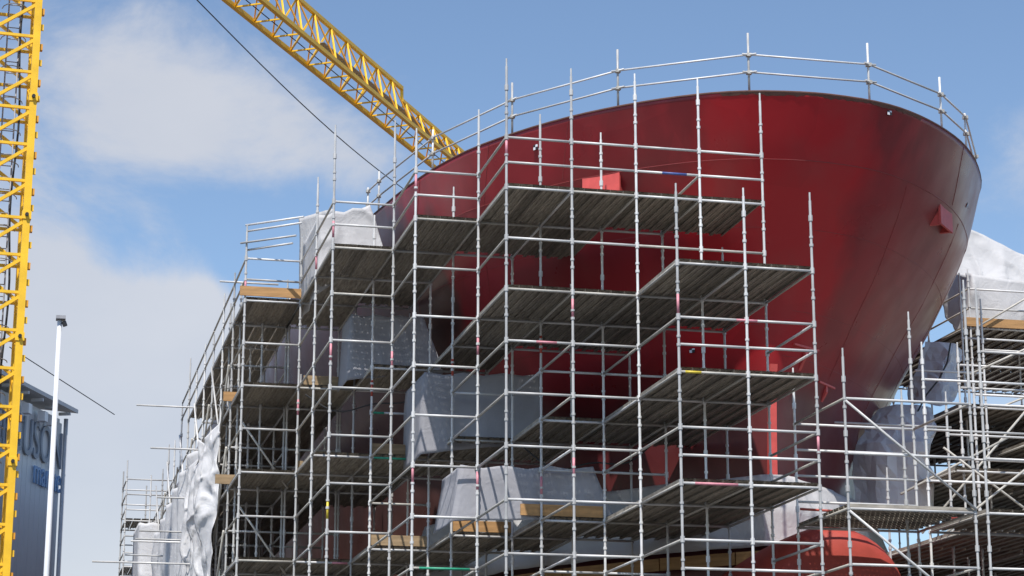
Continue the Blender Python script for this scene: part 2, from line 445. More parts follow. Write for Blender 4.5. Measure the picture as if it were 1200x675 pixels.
# rim of the bulwark
rim = MB().path([hull_pt(d, 2.605, -1, -.01) for d in reversed(DS[:44])] + [hull_pt(d, 2.605, 1, -.01) for d in DS[1:44]], .022, 6).build('bulwark_rim', 'primer', ship, (SC, 6, DZ + 2.6))
# small black and white survey targets stuck on the plating
for (d_, z_, sd_) in ((.35, 2.47, 1), (3.3, 2.2, -1), (3.6, 1.75, 1), (.9, -2.0, -1)):
    p_ = hull_pt(d_, z_, sd_, .012); n_ = (hull_pt(d_, z_, sd_, 1) - p_).normalized(); q_ = n_.to_track_quat('Z', 'Y')
    me_ = mesh('survey_target', *(lambda b: (b.v, b.f))(MB().box((.03, .03, 0), (.06, .06, .01)).box((-.03, -.03, 0), (.06, .06, .01))), 'post')
    o_ = put('survey_target', me_, ship, p_, q_)
    me_ = mesh('target_quadrant', *(lambda b: (b.v, b.f))(MB().box((-.03, .03, 0), (.06, .06, .01)).box((.03, -.03, 0), (.06, .06, .01))), 'black')
    c_ = bpy.data.objects.new('target_quadrant', me_); COL.objects.link(c_); c_.parent = o_
# stem bar at the forefoot
sb = MB(); n_ = 14
for k_, z in enumerate(np.linspace(-5.2, -2.4, n_)):
    w_ = .10
    for (x_, y_) in ((-w_, .10), (-w_ * .8, -.05), (w_ * .8, -.05), (w_, .10)): sb.v.append(Vector((SC + x_, stem(z) + y_, z + DZ)))
    if k_:
        b_ = 4 * (k_ - 1)
        for q_ in range(3): sb.f.append((b_ + q_, b_ + q_ + 1, b_ + q_ + 5, b_ + q_ + 4))
sb.build('stem_bar', 'lug', ship, (SC, 3.6, DZ - 4))
# bulb
def bulb():
    prof = [(-.62, .05), (-.615, .7), (-.59, 1.02), (-.52, 1.16), (-.40, 1.25), (-.22, 1.31), (.05, 1.35), (.4, 1.39), (1.0, 1.44), (2.0, 1.5), (4.0, 1.55), (8, 1.5)]
    v = []; f = []; k = 40; yc, zc = .95, -7.62 + DZ
    for (y, r) in prof:
        for i in range(k):
            t = 2 * math.pi * i / k
            v.append(Vector((SC + .12 + r * 1.1 * math.cos(t), yc + y, zc + r * 1.08 * math.sin(t) - (.12 * max(0, y)))))
    n = len(prof)
    for a in range(n - 1):
        for i in range(k): j = (i + 1) % k; f.append((a * k + i, a * k + j, (a + 1) * k + j, (a + 1) * k + i))
    f.append(tuple(range(k)))
    o = Vector((SC, 2, DZ - 7.8)); me = mesh('bulb', [p - o for p in v], f, 'bulbred', True)
    bm = bmesh.new(); bm.from_mesh(me); bmesh.ops.recalc_face_normals(bm, faces=bm.faces); bm.to_mesh(me); bm.free()
    ob = put('bulbous_bow', me, ship, o)
M['bulbred'] = mat('orange_red_bulb', (.36, .05, .034), .6, 0, .15, 2)
bulb()
# mooring lugs welded on the shell
def lug(px, py, side, z, name='lifting_lug', rot=0, scale=1.0, kind=0):
    best = None
    for i in range(1, 400):
        d = (i / 40) ** 2 * .12
        p = hull_pt(d, z, side); v = (p - CAM); r_ = ray(px, py)
        e = (v.normalized() - r_.normalized()).length
        if best is None or e < best[0]: best = (e, d)
    d = best[1]; p = hull_pt(d, z, side)
    n = (hull_pt(d, z, side, 1) - p).normalized(); t = Vector((-n.y, n.x, 0))
    up = Vector((0, 0, 1)); Mx = Matrix((t, n, up)).transposed().to_4x4()
    Q = Mx.to_quaternion() @ Quaternion((0, 1, 0), rot)
    root = MB().box((0, .0, 0), (.62 * scale, .06, .5 * scale)); root.build
    def ob(b, nm, par=None):
        me = mesh(nm, b.v, b.f, 'lug')
        bm = bmesh.new(); bm.from_mesh(me); bmesh.ops.recalc_face_normals(bm, faces=bm.faces); bm.to_mesh(me); bm.free()
        if par is None: return put(nm, me, ship, p + n * .02, Q)
        o = bpy.data.objects.new(nm, me); COL.objects.link(o); o.parent = par; return o
    s = scale
    if kind == 0:
        base = ob(MB().box((0, 0, 0), (.56 * s, .05, .42 * s)), name)
        ob(MB().prism([(.02, -.2 * s), (.55 * s, -.26 * s), (.60 * s, -.2 * s), (.50 * s, .12 * s), (.30 * s, .21 * s), (.02, .21 * s)], 0, .20 * s, .25 * s), 'cheek_plate', base)
        ob(MB().prism([(.02, -.2 * s), (.55 * s, -.26 * s), (.60 * s, -.2 * s), (.50 * s, .12 * s), (.30 * s, .21 * s), (.02, .21 * s)], 0, -.25 * s, -.20 * s), 'cheek_plate', base)
        ob(MB().box((0, .52 * s, -.06 * s), (.40 * s, .045, .34 * s)), 'front_plate', base)
        e = MB(); k = 14
        pts = [Vector((0, .38 * s + .12 * s * math.cos(a), -.34 * s + .12 * s * math.sin(a))) for a in [2 * math.pi * i / k for i in range(k + 1)]]
        e.path(pts, .028 * s, 6); ob(e, 'eye', base)
    else:
        base = ob(MB().box((0, .24 * s, 0), (.62 * s, .48 * s, .045)), name)
        ob(MB().prism([(.02, 0), (.44 * s, 0), (.40 * s, .18 * s), (.26 * s, .34 * s), (.16 * s, .34 * s), (.02, .12 * s)], 0, -.03 * s, .03 * s), 'cheek_plate', base)
        ob(MB().prism([(.02, -.02), (.36 * s, -.02), (.02, -.34 * s)], 0, -.2 * s, -.16 * s), 'gusset', base)
        ob(MB().prism([(.02, -.02), (.36 * s, -.02), (.02, -.34 * s)], 0, .16 * s, .2 * s), 'gusset', base)
for args in ((1106, 252, 1, 1.22), (706, 218, -1, 1.3)):
    lug(*args, scale=1.6)
lug(968, 454, 1, -2.5, kind=1, scale=1.35)
lug(942, 420, 1, -1.95, kind=1, scale=1.4)

# ------------------------------------------------------------------ scaffold kit
A, B = 1.2901, 2.5261
TR = .025
def G(i, j, z): return Vector((i * A, -j * B, z + DZ))
_uc = {}
def upright_mesh(z0, z1, spigot=True, k=8, ph=0.0):
    """tube from yard height z0 to z1 with cup nodes every half metre on the level datum"""
    key = (round(z0, 2), round(z1, 2), spigot, k)
    if key in _uc: return _uc[key]
    v = []; f = []
    def ring(z, r):
        for i in range(k):
            t = 2 * math.pi * i / k; v.append((r * math.cos(t), r * math.sin(t), z - z0))
    prof = [(z0, TR)]
    n0 = math.ceil((z0 - DZ) * 2)
    q = n0
    top = z1 - (.16 if spigot else .02)
    while True:
        c = DZ + q * .5
        if c > top - .24: break
        if c > z0 + 6.0:                     # nodes only where they can be seen
            if q % 2 == 0: nodes = [(c - .05, c + .06, .040)]
            else: nodes = [(c - .035, c + .015, .038), (c + .125, c + .165, .037)]
            for (a, b, r) in nodes: prof += [(a, TR), (a, r), (b, r), (b, TR)]
        q += 1
    prof += [(top, TR)]
    if spigot: prof += [(top, .0175), (z1, .0175)]
    for (z, r) in prof: ring(z, r)
    for a in range(len(prof) - 1):
        for i in range(k): j = (i + 1) % k; f.append((a * k + i, a * k + j, (a + 1) * k + j, (a + 1) * k + i))
    f.append(tuple((len(prof) - 1) * k + i for i in range(k)))
    _uc[key] = mesh('upright', v, f, 'galv')
    return _uc[key]
def upright(x, y, top, par, bottom=0.0, spigot=True):
    o = put('upright', upright_mesh(bottom, top, spigot), par, (x, y, bottom))
    return o
def ledger(a, b, par, name='ledger', m='galv', ext=0.0, r=TR):
    a, b = Vector(a), Vector(b); d = (b - a).normalized()
    return bar(name, a + d * (.03 - ext), b - d * (.03 - ext), r, m, par)
# one steel plank, length along +Y, cross-section an inverted tray
_pc = {}
PW = .249
def plank_mesh(L, m='plank'):
    key = (round(L, 2), m)
    if key in _pc: return _pc[key]
    w = PW / 2
    pr = [(-w, .03), (w, .03), (w, -.028), (w - .035, -.028), (w - .035, -.018), (w - .012, -.018), (w - .012, .018), (.022, .018), (.012, .004), (-.012, .004), (-.022, .018), (-w + .012, .018), (-w + .012, -.018), (-w + .035, -.018), (-w + .035, -.028), (-w, -.028)]
    v = []; f = []; n = len(pr)
    for y in (0, L):
        for (x, z) in pr: v.append((x, y, z))
    for i in range(n): j = (i + 1) % n; f.append((i, j, n + j, n + i))
    me = mesh('plank', v, f, m)
    bm = bmesh.new(); bm.from_mesh(me); bmesh.ops.recalc_face_normals(bm, faces=bm.faces); bm.to_mesh(me); bm.free()
    _pc[key] = me; return me
QX = Quaternion((0, 0, 1), -math.pi / 2)     # plank laid along +X
class Planks:
    """collects plank placements of one scaffold; the largest 300 in view become parts, the rest one joined part"""
    def __init__(s, par): s.par = par; s.items = []
    def bay(s, x0, x1, y0, y1, z, n=None):
        n = n or max(1, int((x1 - x0) / (PW + .004) + .02))
        st = (x1 - x0) / n
        for i in range(n):
            s.items.append((Vector((x0 + (i + .5) * st, y0 + .012, z + .06 + random.uniform(-.002, .003))), y1 - y0 - .024, False))
    def bay_x(s, x0, x1, y0, y1, z):
        n = max(1, int((y1 - y0) / (PW + .004) + .02)); st = (y1 - y0) / n
        for i in range(n): s.items.append((Vector((x0 + .012, y0 + (i + .5) * st, z + .06)), x1 - x0 - .024, True))
    def build(s):
        s.items.sort(key=lambda q: (q[0] - CAM).length)
        for (p, L, ax) in s.items[:300]: put('plank', plank_mesh(L), s.par, p, QX if ax else None)
        rest = s.items[300:]
        if rest:
            o = rest[0][0]; v = []; f = []
            for (p, L, ax) in rest:
                me = plank_mesh(L); n = len(v)
                for q in me.vertices:
                    c = QX @ q.co if ax else q.co
                    v.append(c + p - o)
                for pl in me.polygons: f.append(tuple(n + i for i in pl.vertices))
            tag(put('planks', mesh('planks', v, f, 'plank'), s.par, o), kind='stuff')
def toe_board(a, b, par, m='timber', h=.225, t=.038, z=.10):
    a, b = Vector(a), Vector(b); d = b - a; q = d.normalized().to_track_quat('X', 'Z')
    bx = MB().box((0, 0, 0), (d.length, t, h))
    return put('toe_board', mesh('toe_board', bx.v, bx.f, m), par, (a + b) / 2 + Vector((0, 0, z + h / 2)), q)

# ------------------------------------------------------------------ port bow scaffold (the big stepped one)
bs = empty('bow_scaffold', (2, 2, 0), 'tall stepped tube scaffold wrapping the left and front of the red bow', 'scaffold')
pk = Planks(bs)
LEV = {0: {0: (0, 4), -1: (-1, 2), -2: (-2, 1), -3: (-2, 0), -4: (-2, -1)},
       -2: {1: (2, 4), 0: (0, 4), -1: (0, 3), -2: (0, 1), -3: (-1, 0), -4: (-2, -1)},
       -4: {1: (2, 4), 0: (2, 4), -1: (1, 4), -2: (0, 3), -3: (-2, 1), -4: (-2, 0)},
       -6: {1: (2, 4), 0: (2, 4), -1: (1, 4), -2: (0, 3), -3: (-1, 2), -4: (-2, 1)}}
LEV[-8] = dict(LEV[-6]); LEV[-10] = dict(LEV[-6])
nodes = {}; tedges = set()
for z, rows in LEV.items():
    for r, (i0, i1) in rows.items():
        for i in range(i0, i1):
            yb = -(r - 1) * B
            if inside_hull((i + .5) * A, yb - .3, z, .05) or inside_hull((i + 1) * A, yb - .6, z, .02): continue
            pk.bay(i * A, (i + 1) * A, -r * B, -(r - 1) * B, z + DZ)
            for n in ((i, r), (i + 1, r), (i, r - 1), (i + 1, r - 1)): nodes[n] = max(nodes.get(n, -99), z)
            tedges |= {((i, r), (i + 1, r), z), ((i, r - 1), (i + 1, r - 1), z), ((i, r - 1), (i, r), z), ((i + 1, r - 1), (i + 1, r), z)}
pk.build()
OUT = [(4, 1), (3, 1), (2, 1), (2, 0), (1, 0), (0, 0), (0, -1), (-1, -1), (-1, -2), (-2, -2), (-2, -3), (-2, -4), (-3, -4)]
OUT0 = [(4, 0), (3, 0), (2, 0)]
tops = {(0, 0): 2.63, (1, 0): 2.5, (2, 0): 2.5, (3, 0): 2.5, (4, 0): 2.35, (0, -1): 2.4, (-1, -1): 1.9, (-1, -2): 2.9, (-2, -2): 2.75, (-2, -3): 2.3, (-2, -4): 1.6, (-3, -4): 1.85,
        (4, 1): -.42, (3, 1): -.45, (2, 1): -.5, (1, -1): 2.4, (2, -1): 2.45, (3, -1): 1.45}
for n in OUT + OUT0: nodes.setdefault(n, 0)
for (i, j), zt in nodes.items():
    t = tops.get((i, j), zt + 1.15 + .1 * ((i * 7 + j * 3) % 5))
    zz = -12.0
    while zz < t and not inside_hull(i * A, -j * B, zz, .14): zz += .1
    t = min(t, zz - .1)
    if t > -7.5: upright(i * A, -j * B, t + DZ, bs)
done = set()
def led(n1, n2, z, name, m='galv'):
    k = (min(n1, n2), max(n1, n2), round(z, 2))
    if k in done: return
    if inside_hull(n1[0] * A, -n1[1] * B, z, .1) or inside_hull(n2[0] * A, -n2[1] * B, z, .1): return
    done.add(k)
    q = random.random()
    dep = n1[0] == n2[0]
    if m == 'galv' and (dep and q < .75 or q < .12): m = 'galv_dull'
    ledger(G(*n1, z), G(*n2, z), bs, name, m)
for (a, b, z) in sorted(tedges): led(a, b, z, 'transom' if a[0] == b[0] else 'ledger')
def outer(path, zs, name='ledger'):
    for a, b in zip(path[:-1], path[1:]):
        for z in zs: led(a, b, z, name)
outer(OUT[3:], [0, -1, -2, -3, -4, -5, -6, -7, -8])
outer(OUT[3:], [1, .5], 'guard_rail')
outer(OUT[:4], [-2, -3, -4, -5, -6, -7, -8])
outer(OUT[:3], [-3.5, -5.5, -7.5], 'guard_rail')
outer(OUT0, [0, -1, -2]); outer(OUT0, [1, .5], 'guard_rail')
outer([(4, 0), (4, 1)], [-3, -3.5, -4, -5, -5.5, -6, -7, -7.5])
outer([(2, -1), (3, -1)], [1], 'guard_rail'); outer([(3, -1), (3, 0)], [1, .5], 'guard_rail')
for z in (-3, -4, -5, -6, -7):                     # inner lines
    outer([(1, -1), (2, -1)], [z]); outer([(1, -1), (1, 0)], [z]); outer([(0, -2), (1, -2)], [z]); outer([(0, -2), (0, -1)], [z])
    outer([(-1, -3), (0, -3)], [z]); outer([(-1, -3), (-1, -2)], [z]); outer([(2, -1), (2, 0)], [z]); outer([(2, -1), (3, -1)], [z])
    outer([(1, -2), (1, -1)], [z])
# timber toe boards
toe_board(G(.68, -1.02, -6), G(1.98, -1.02, -6), bs)
toe_board(G(.0, -2.02, -6), G(1.0, -2.02, -6), bs)
toe_board(G(-1.0, -3.02, -6), G(.0, -3.02, -6), bs, 'timber_old')
toe_board(G(-3.1, -3.98, 0), G(-2.0, -3.98, 0), bs)
toe_board(G(-1.9, -4.05, -2), G(-.9, -4.05, -2), bs, 'timber_old')
toe_board(G(-2.0, -4.05, -4), G(-.4, -4.05, -4), bs, 'timber_old')
toe_board(G(-1.0, -3.02, -4), G(-.05, -3.02, -4), bs, 'timber_old')
# painted bands sprayed on the tubes
def band(p, ax, L, m, par, r=.0256):
    p = Vector(p); d = {'x': Vector((1, 0, 0)), 'y': Vector((0, 1, 0)), 'z': Vector((0, 0, 1))}[ax] * L / 2
    bar('paint_band', p - d, p + d, r, m, par)
for (i, j, z, m) in ((-2, -2, .35, 'pink'), (-2, -3, .3, 'pink'), (0, 0, .75, 'pink'), (-1, -1, .7, 'pink'), (-3, -4, .3, 'pink'), (0, -1, -2.6, 'pink'), (1, 0, -2.35, 'pink'), (1, 0, -5.4, 'pink'), (1, -1, -5.35, 'pink'), (4, 1, -5.25, 'pink'), (0, -1, -5.3, 'pink'), (-2, -4, -2.5, 'pink'), (-1, -2, -2.4, 'pink'), (-2, -2, -2.3, 'pink'), (2, 1, -2.8, 'pink'), (-1, -1, -5.2, 'pink'), (-2, -2, -5.6, 'yellowmark'), (1, -1, -2.5, 'redtube'), (0, -2, -2.5, 'redtube'), (-1, -3, -2.5, 'redtube')):
    band(G(i, j, z + .04), 'z', .36, m, bs)
for (i, j, z, L, m) in ((-.9, -3, -3, .30, 'green'), (-.1, -3, -3, .25, 'green'), (-.6, -3, -4, .9, 'green'), (.4, -2, -5, .5, 'green'), (-1.5, -3, -7, .4, 'green'), (2.6, 0, .5, .5, 'bluetube'), (3.0, 1, -3.0, .4, 'pink'), (2.2, 1, -4.0, .3, 'yellowmark'), (.6, 0, -3, .4, 'pink'), (-1.2, -4, -6, .35, 'pink'), (2.5, 1, -6, .8, 'pink'), (-.5, -1, -7, 1.0, 'green')):
    band(G(i, j, z), 'x', L, m, bs)

# ------------------------------------------------------------------ port side scaffold running aft
ps = empty('port_side_scaffold', (-4, 30, 0), 'long tube scaffold receding along the far left side of the ship', 'scaffold')
pk = Planks(ps)
JS = [-5, -6, -7, -8, -9, -10, -11, -12, -13, -14, -15, -16]
random.seed(3)
for j in JS:
    tp = {-5: 1.3, -6: 1.4, -7: .9, -8: 1.2, -9: 1.0, -10: 1.9, -11: 1.7, -12: .9, -13: 1.2, -14: .8, -15: .2, -16: -.2}[j]
    for i, dt in ((-3, 0), (-2.87, -.25), (-1.95, -.4)):
        if i == -2.87 and j not in (-5, -6): continue
        upright(i * A, -j * B, DZ + tp + dt - (.6 if j < -10 else 0), ps)
    for z in (0, -2, -4, -6):
        if j < -9 and z == 0: continue
        ledger(G(-3, j, z), G(-1.95, j, z), ps, 'transom')
        if j > -16:
            if not (j < -9 and z == 0): pk.bay(-3 * A, -1.95 * A, -j * B, -(j - 1) * B, z + DZ)
            for ii in range(0, 4):
                xa = (-1.95 + ii) * A
                if z < 0 and j > -11 and not inside_hull(xa + A, -(j - 1) * B - .3, z, .1): pk.bay(xa, xa + A, -j * B, -(j - 1) * B, z + DZ)
            for i in (-3, -1.95): ledger(G(i, j, z), G(i, j - 1, z), ps)
    for z in (1, .5, -1, -1.5, -3, -3.5, -5, -7):
        if j > -16 and not (z > -.9 and j < -10): ledger(G(-3, j, z), G(-3, j - 1, z), ps, 'guard_rail', 'galv_dull')
    if j > -9: ledger(G(-3, j, -1), G(-1.95, j, -1), ps, 'transom')
    # slanting braces on the outer face
    if j % 2 == 0 and j > -15:
        for z in (-2, -4, -6): bar('brace', G(-3.04, j, z), G(-3.04, j - 1, z + 2), TR, 'galv', ps)
for z in (0, -2, -4, -6):
    if z: pk.bay(-3 * A, -2 * A, 4 * B, 5 * B, z + DZ)
    else: pk.bay(-3 * A, -2 * A, 4 * B, 5 * B, z + DZ)
    for i in (-3, -2): ledger(G(i, -4, z), G(i, -5, z), ps)
for z in (1, .5, -1, -3, -5, -7): ledger(G(-3, -4, z), G(-3, -5, z), ps, 'guard_rail', 'galv_dull')
for z, x0 in ((-2, -3.15), (-4, -3.25)):
    toe_board(G(x0, -4.96, z), G(-2.0, -4.96, z), ps, 'timber_old' if z == -4 else 'timber')
    ledger(G(-2.87, -5, z), G(-1.95, -5, z), ps, m='pink' if z == -4 else 'galv')
    ledger(G(-2.87, -5, z + 1), G(-1.95, -5, z + 1), ps)
pk.build()
# inner standards, ledgers and sway braces that thicken the port side
for j in (-5, -6, -7, -8, -9):
    for i, tz in ((-.95, -.7), (.05, -2.7), (-2.45, .6), (-1.45, -.6)):
        zz = -10.0
        while zz < tz and not inside_hull(i * A, -j * B, zz, .15): zz += .1
        if zz > -7: upright(i * A, -j * B, DZ + min(tz, zz - .1), ps)
    for z in (-1, -3, -5, -7, -7.6):
        ledger(G(-3, j, z), G(-1.95, j, z), ps, 'transom'); 
        if z < -2.5: ledger(G(-1.95, j, z), G(-.95, j, z), ps, 'transom', 'galv_dull')
    for z in (-1, -1.5, -3, -3.5, -5, -7): ledger(G(-1.95, j, z), G(-1.95, j - 1, z), ps, 'guard_rail', 'galv_dull')
for j in (-5, -7, -9, -11, -13):
    for z in (-1, -3, -5): bar('brace', G(-3.06, j, z), G(-3.06, j - 1, z - 2), TR, 'galv_dull', ps)
for z in (-2.5, -4.5, -6.5): bar('brace', G(-2.9, -4.6, z), G(-2.0, -4.6, z - 1.6), TR, 'galv_dull', ps)
# end rails and putlogs poking out to the left
for (x1, y1, x2, y2) in ((288, 264, 356, 254), (290, 271, 354, 261), (282, 285, 347, 276), (290, 293, 343, 285)):
    a_ = on_y(x1, y1, 10.15); bar('guard_rail', a_, on_z(x2, y2, a_.z), TR, 'galv', ps)
for (z, j, xo, n) in ((-2.2, -7, -4.2, 1), (-.1, -9, -4.3, 1), (1.0, -4.9, -3.3, 1), (-3.1, -8, -3.9, 1), (-4.3, -8, -4.4, 1), (-5.0, -7.6, -5.2, 1), (-3.4, -12, -4.1, 1), (-3.9, -9, -4.2, 1), (-3.6, -9.2, -4.1, 1)):
    bar('putlog', G(xo, j, z), G(-2.2, j, z), TR, 'galv', ps)
for q in range(8):
    bar('stair_tread', G(-3.95, -9.6 - q * .28, -5.15 - q * .17), G(-3.05, -9.6 - q * .28, -5.15 - q * .17), .04, 'galv', ps)

# scaffold tower beyond it
tw = empty('scaffold_tower', (-10, 40, 0), 'distant scaffold stair tower with guard rails beside the white sheeted box', 'scaffold')
tx0, tx1, ty0, ty1 = on_y(147, 600, 40).x, on_y(204, 600, 40).x, 40, 42.5
pk = Planks(tw)
for x in (tx0, (tx0 + tx1) / 2, tx1):
    for y in (ty0, ty1): upright(x, y, DZ + .75 + (.5 if x == tx0 else 0), tw, spigot=False)
for z in (.55, .0, -.55, -.95, -1.5, -2.1, -2.6, -3.2, -3.8, -4.4, -5.0, -5.6):
    for y in (ty0, ty1): ledger((tx0, y, DZ + z), (tx1, y, DZ + z), tw, 'guard_rail')
    for x in (tx0, tx1): ledger((x, ty0, DZ + z), (x, ty1, DZ + z), tw, 'guard_rail', 'galv_dull')
for z in (-.95, -2.65, -4.45): pk.bay(tx0, tx1, ty0, ty1, DZ + z)
pk.build()

def festoon(a, b, sag, label, m='black', r=.016):
    a, b = Vector(a), Vector(b)
    pts = [a.lerp(b, t) - Vector((0, 0, sag * 4 * t * (1 - t) * (1 + .25 * math.sin(t * 9)))) for t in np.linspace(0, 1, 15)]
    tag(MB().path(pts, r, 6).build('power_cable', m, None, pts[0]), label, 'cable')
festoon(G(-1.9, -3.9, -2.2), G(.2, -3.1, -2.1), .55, 'black cable looped under the deck beside the upper grey sheeting box')
festoon(G(1.1, -1.9, -4.1), G(3.0, -1.2, -4.15), .6, 'black cable sagging below the middle deck in front of the dark red hull')
festoon(G(-2.9, -4.9, -5.9), G(-1.9, -4.4, -6.2), .5, 'black cable drooping under the lower left deck')
# ------------------------------------------------------------------ starboard bow scaffold (right, low)
rs = empty('starboard_bow_scaffold', (7, -1, 0), 'low scaffold bay with diagonal braces in front of the stem, right of the stepped scaffold', 'scaffold')
pk = Planks(rs)
xs, ys = (5.68, 8.12), (-2.55, 0.02)
zq = [-4.35, -5.35, -6.35, -7.35, -8.35]
for x in xs:
    for y in ys: upright(x, y, DZ - (3.42 if (x, y) == (xs[0], ys[0]) else 3.25 if x == xs[0] else 2.0), rs)
upright(7.35, -1.25, DZ - 3.85, rs); upright(8.05, 1.25, DZ - 4.9, rs)
for z in zq:
    for y in ys: ledger((xs[0], y, DZ + z), (xs[1], y, DZ + z), rs)
    if z in (-4.35, -6.35, -7.35, -8.35):
        for x in xs: ledger((x, ys[0], DZ + z), (x, ys[1], DZ + z), rs, 'transom', 'galv_dull')
ledger((xs[0], ys[1], DZ - 4.85), (xs[1], ys[1], DZ - 4.85), rs, 'guard_rail')
ledger((xs[0], ys[1], DZ - 5.85), (xs[1], ys[1], DZ - 5.85), rs, 'guard_rail')
pk.bay_x(xs[0], xs[1], ys[0], ys[1], DZ - 6.35); pk.bay_x(xs[0], xs[1], ys[0], ys[1], DZ - 8.35); pk.bay_x(xs[0], xs[1], ys[0], ys[1], DZ - 10.35); pk.build()
bar('brace', (xs[0], ys[0] - .05, DZ - 4.4), (xs[1], ys[0] - .05, DZ - 6.3), TR, 'galv', rs)
bar('brace', (xs[0], ys[0] - .05, DZ - 6.4), (xs[1], ys[0] - .05, DZ - 8.3), TR, 'galv', rs)
band((7.35, ys[0] - .05, DZ - 5.69), 'x', .01, 'bluetube', rs)
bar('guard_rail', (5.9, .45, DZ - 5.92), (9.4, .75, DZ - 5.95), TR, 'redtube', rs)

# ------------------------------------------------------------------ starboard side scaffold (far right)
ss = empty('starboard_side_scaffold', (12, 8, 0), 'many-level scaffold with dark planked decks rising along the right edge', 'scaffold')
pk = Planks(ss)
x0 = 8.36
fx = [x0, 10.9, 13.45]
for x in fx:
    for y in (-2.55, 0.0): upright(x, y, DZ - (3.35 if y < 0 else 2.4) + (2.5 if x > 9 else (1.2 if y < 0 else -.2)), ss)
    for z in (-6.35, -8.35): ledger((x, -2.55, DZ + z), (x, 0, DZ + z), ss, 'transom', 'galv_dull')
for z in (-3.35, -4.35, -5.35, -6.35, -7.35):
    for y in (-2.55, 0.0):
        for a, b in zip(fx[:-1], fx[1:]): ledger((a, y, DZ + z), (b, y, DZ + z), ss)
for a, b in zip(fx[:-1], fx[1:]):
    pk.bay(a, b, -2.55, 0, DZ - 6.35)
# stepped decks alongside the hull: (level, x from, x to, y front, y back)
def zed(x, y, Y): return on_y(x, y, Y).z - DZ
decks = [(.43, 14.3, 20.4, 10.6, 18.1), (zed(1150, 478, 6.2), 12.0, 18.3, 6.2, 13.7), (zed(1150, 553, 3.6), 10.6, 16.9, 3.6, 11.1), (zed(1165, 515, 5.0), 13.2, 17.0, 5.0, 10.0), (-6.35, 9.0, 15.3, .05, 10.0)]
for (z, xa, xb, ya, yb) in decks:
    nx = int(round((xb - xa) / 1.27)); ny = int(round((yb - ya) / 2.5))
    for u in range(nx):
        for w in range(ny):
            pk.bay(xa + (xb - xa) * u / nx, xa + (xb - xa) * (u + 1) / nx, ya + (yb - ya) * w / ny, ya + (yb - ya) * (w + 1) / ny, DZ + z)
    for w in range(ny + 1):
        y = ya + (yb - ya) * w / ny
        for u in range(0, nx, 2):
            if 0 < w < ny: continue
            a = xa + (xb - xa) * u / nx; b = xa + (xb - xa) * min(nx, u + 2) / nx
            ledger((a, y, DZ + z), (b, y, DZ + z), ss)
    for u in range(0, nx + 1, 2):
        x = xa + (xb - xa) * u / nx
        for w in range(ny): ledger((x, ya + (yb - ya) * w / ny, DZ + z), (x, ya + (yb - ya) * (w + 1) / ny, DZ + z), ss, 'transom', 'galv_dull')
pk.build()
zt = .43
for x, tp in ((14.4, 1.95), (16.95, 2.6), (19.4, 2.2)):
    for y in (10.55, 13.1, 15.6): upright(x, y, DZ + tp, ss)
for x, y, tp in ((12.95, 7.95, 1.1), (15.0, 7.95, 1.6), (12.6, 6.15, .0), (15.2, 6.15, .6), (10.95, 3.95, -1.6), (13.5, 3.95, -.9), (15.9, 3.95, -.5), (10.5, 2.3, -2.4), (13.1, 2.3, -2.2), (9.8, 2.15, -3.1), (12.4, 2.15, -3.0), (11.5, .9, -2.8)):
    upright(x, y, DZ + tp, ss)
for z in (.93, 1.43):
    ledger((14.4, 10.55, DZ + z), (16.95, 10.55, DZ + z), ss, 'guard_rail'); ledger((16.95, 10.55, DZ + z), (19.4, 10.55, DZ + z), ss, 'guard_rail')
    ledger((14.4, 10.55, DZ + z), (14.4, 13.1, DZ + z), ss, 'guard_rail', 'galv_dull')
toe_board((14.2, 10.5, DZ + zt), (19.4, 10.5, DZ + zt), ss, z=.02)
for (a, b) in (((12.95, 7.95, -.5), (15.0, 7.95, -.5)), ((12.6, 6.15, -1.2), (15.2, 6.15, -1.2)), ((10.95, 3.95, -2.6), (13.5, 3.95, -2.6)), ((10.95, 3.95, -2.1), (13.5, 3.95, -2.1)), ((13.5, 3.95, -2.1), (15.9, 3.95, -2.1)), ((10.5, 2.3, -3.1), (13.1, 2.3, -3.1)), ((9.8, 2.15, -4.0), (12.4, 2.15, -4.0)), ((9.8, 2.15, -4.5), (12.4, 2.15, -4.5)), ((8.2, 4.4, -3.4), (10.95, 4.4, -3.4)), ((10.9, 6.2, -1.75), (12.6, 6.15, -1.75))):
    ledger((a[0], a[1], a[2] + DZ), (b[0], b[1], b[2] + DZ), ss, 'guard_rail')
for (a, b) in (((9.6, 3.2, -5.9), (12.2, 3.2, -3.1)), ((8.9, 2.6, -5.2), (11.4, 2.6, -3.9)), ((13.4, 9, -2.3), (16.8, 9, -.9)), ((13.2, 6, -4.6), (16.4, 6, -3.2)), ((10.4, .5, -5.9), (13.0, .5, -4.2)), ((9.2, 1.2, -6.2), (11.6, 1.2, -4.4)), ((11.0, 3.5, -2.4), (14.0, 3.5, -1.0)), ((14.5, 10.4, .4), (17.0, 10.4, 1.9)), ((9.4, 1.5, -4.4), (12.0, 1.5, -6.2))):
    bar('brace', (a[0], a[1], a[2] + DZ), (b[0], b[1], b[2] + DZ), TR, 'galv_dull', ss)

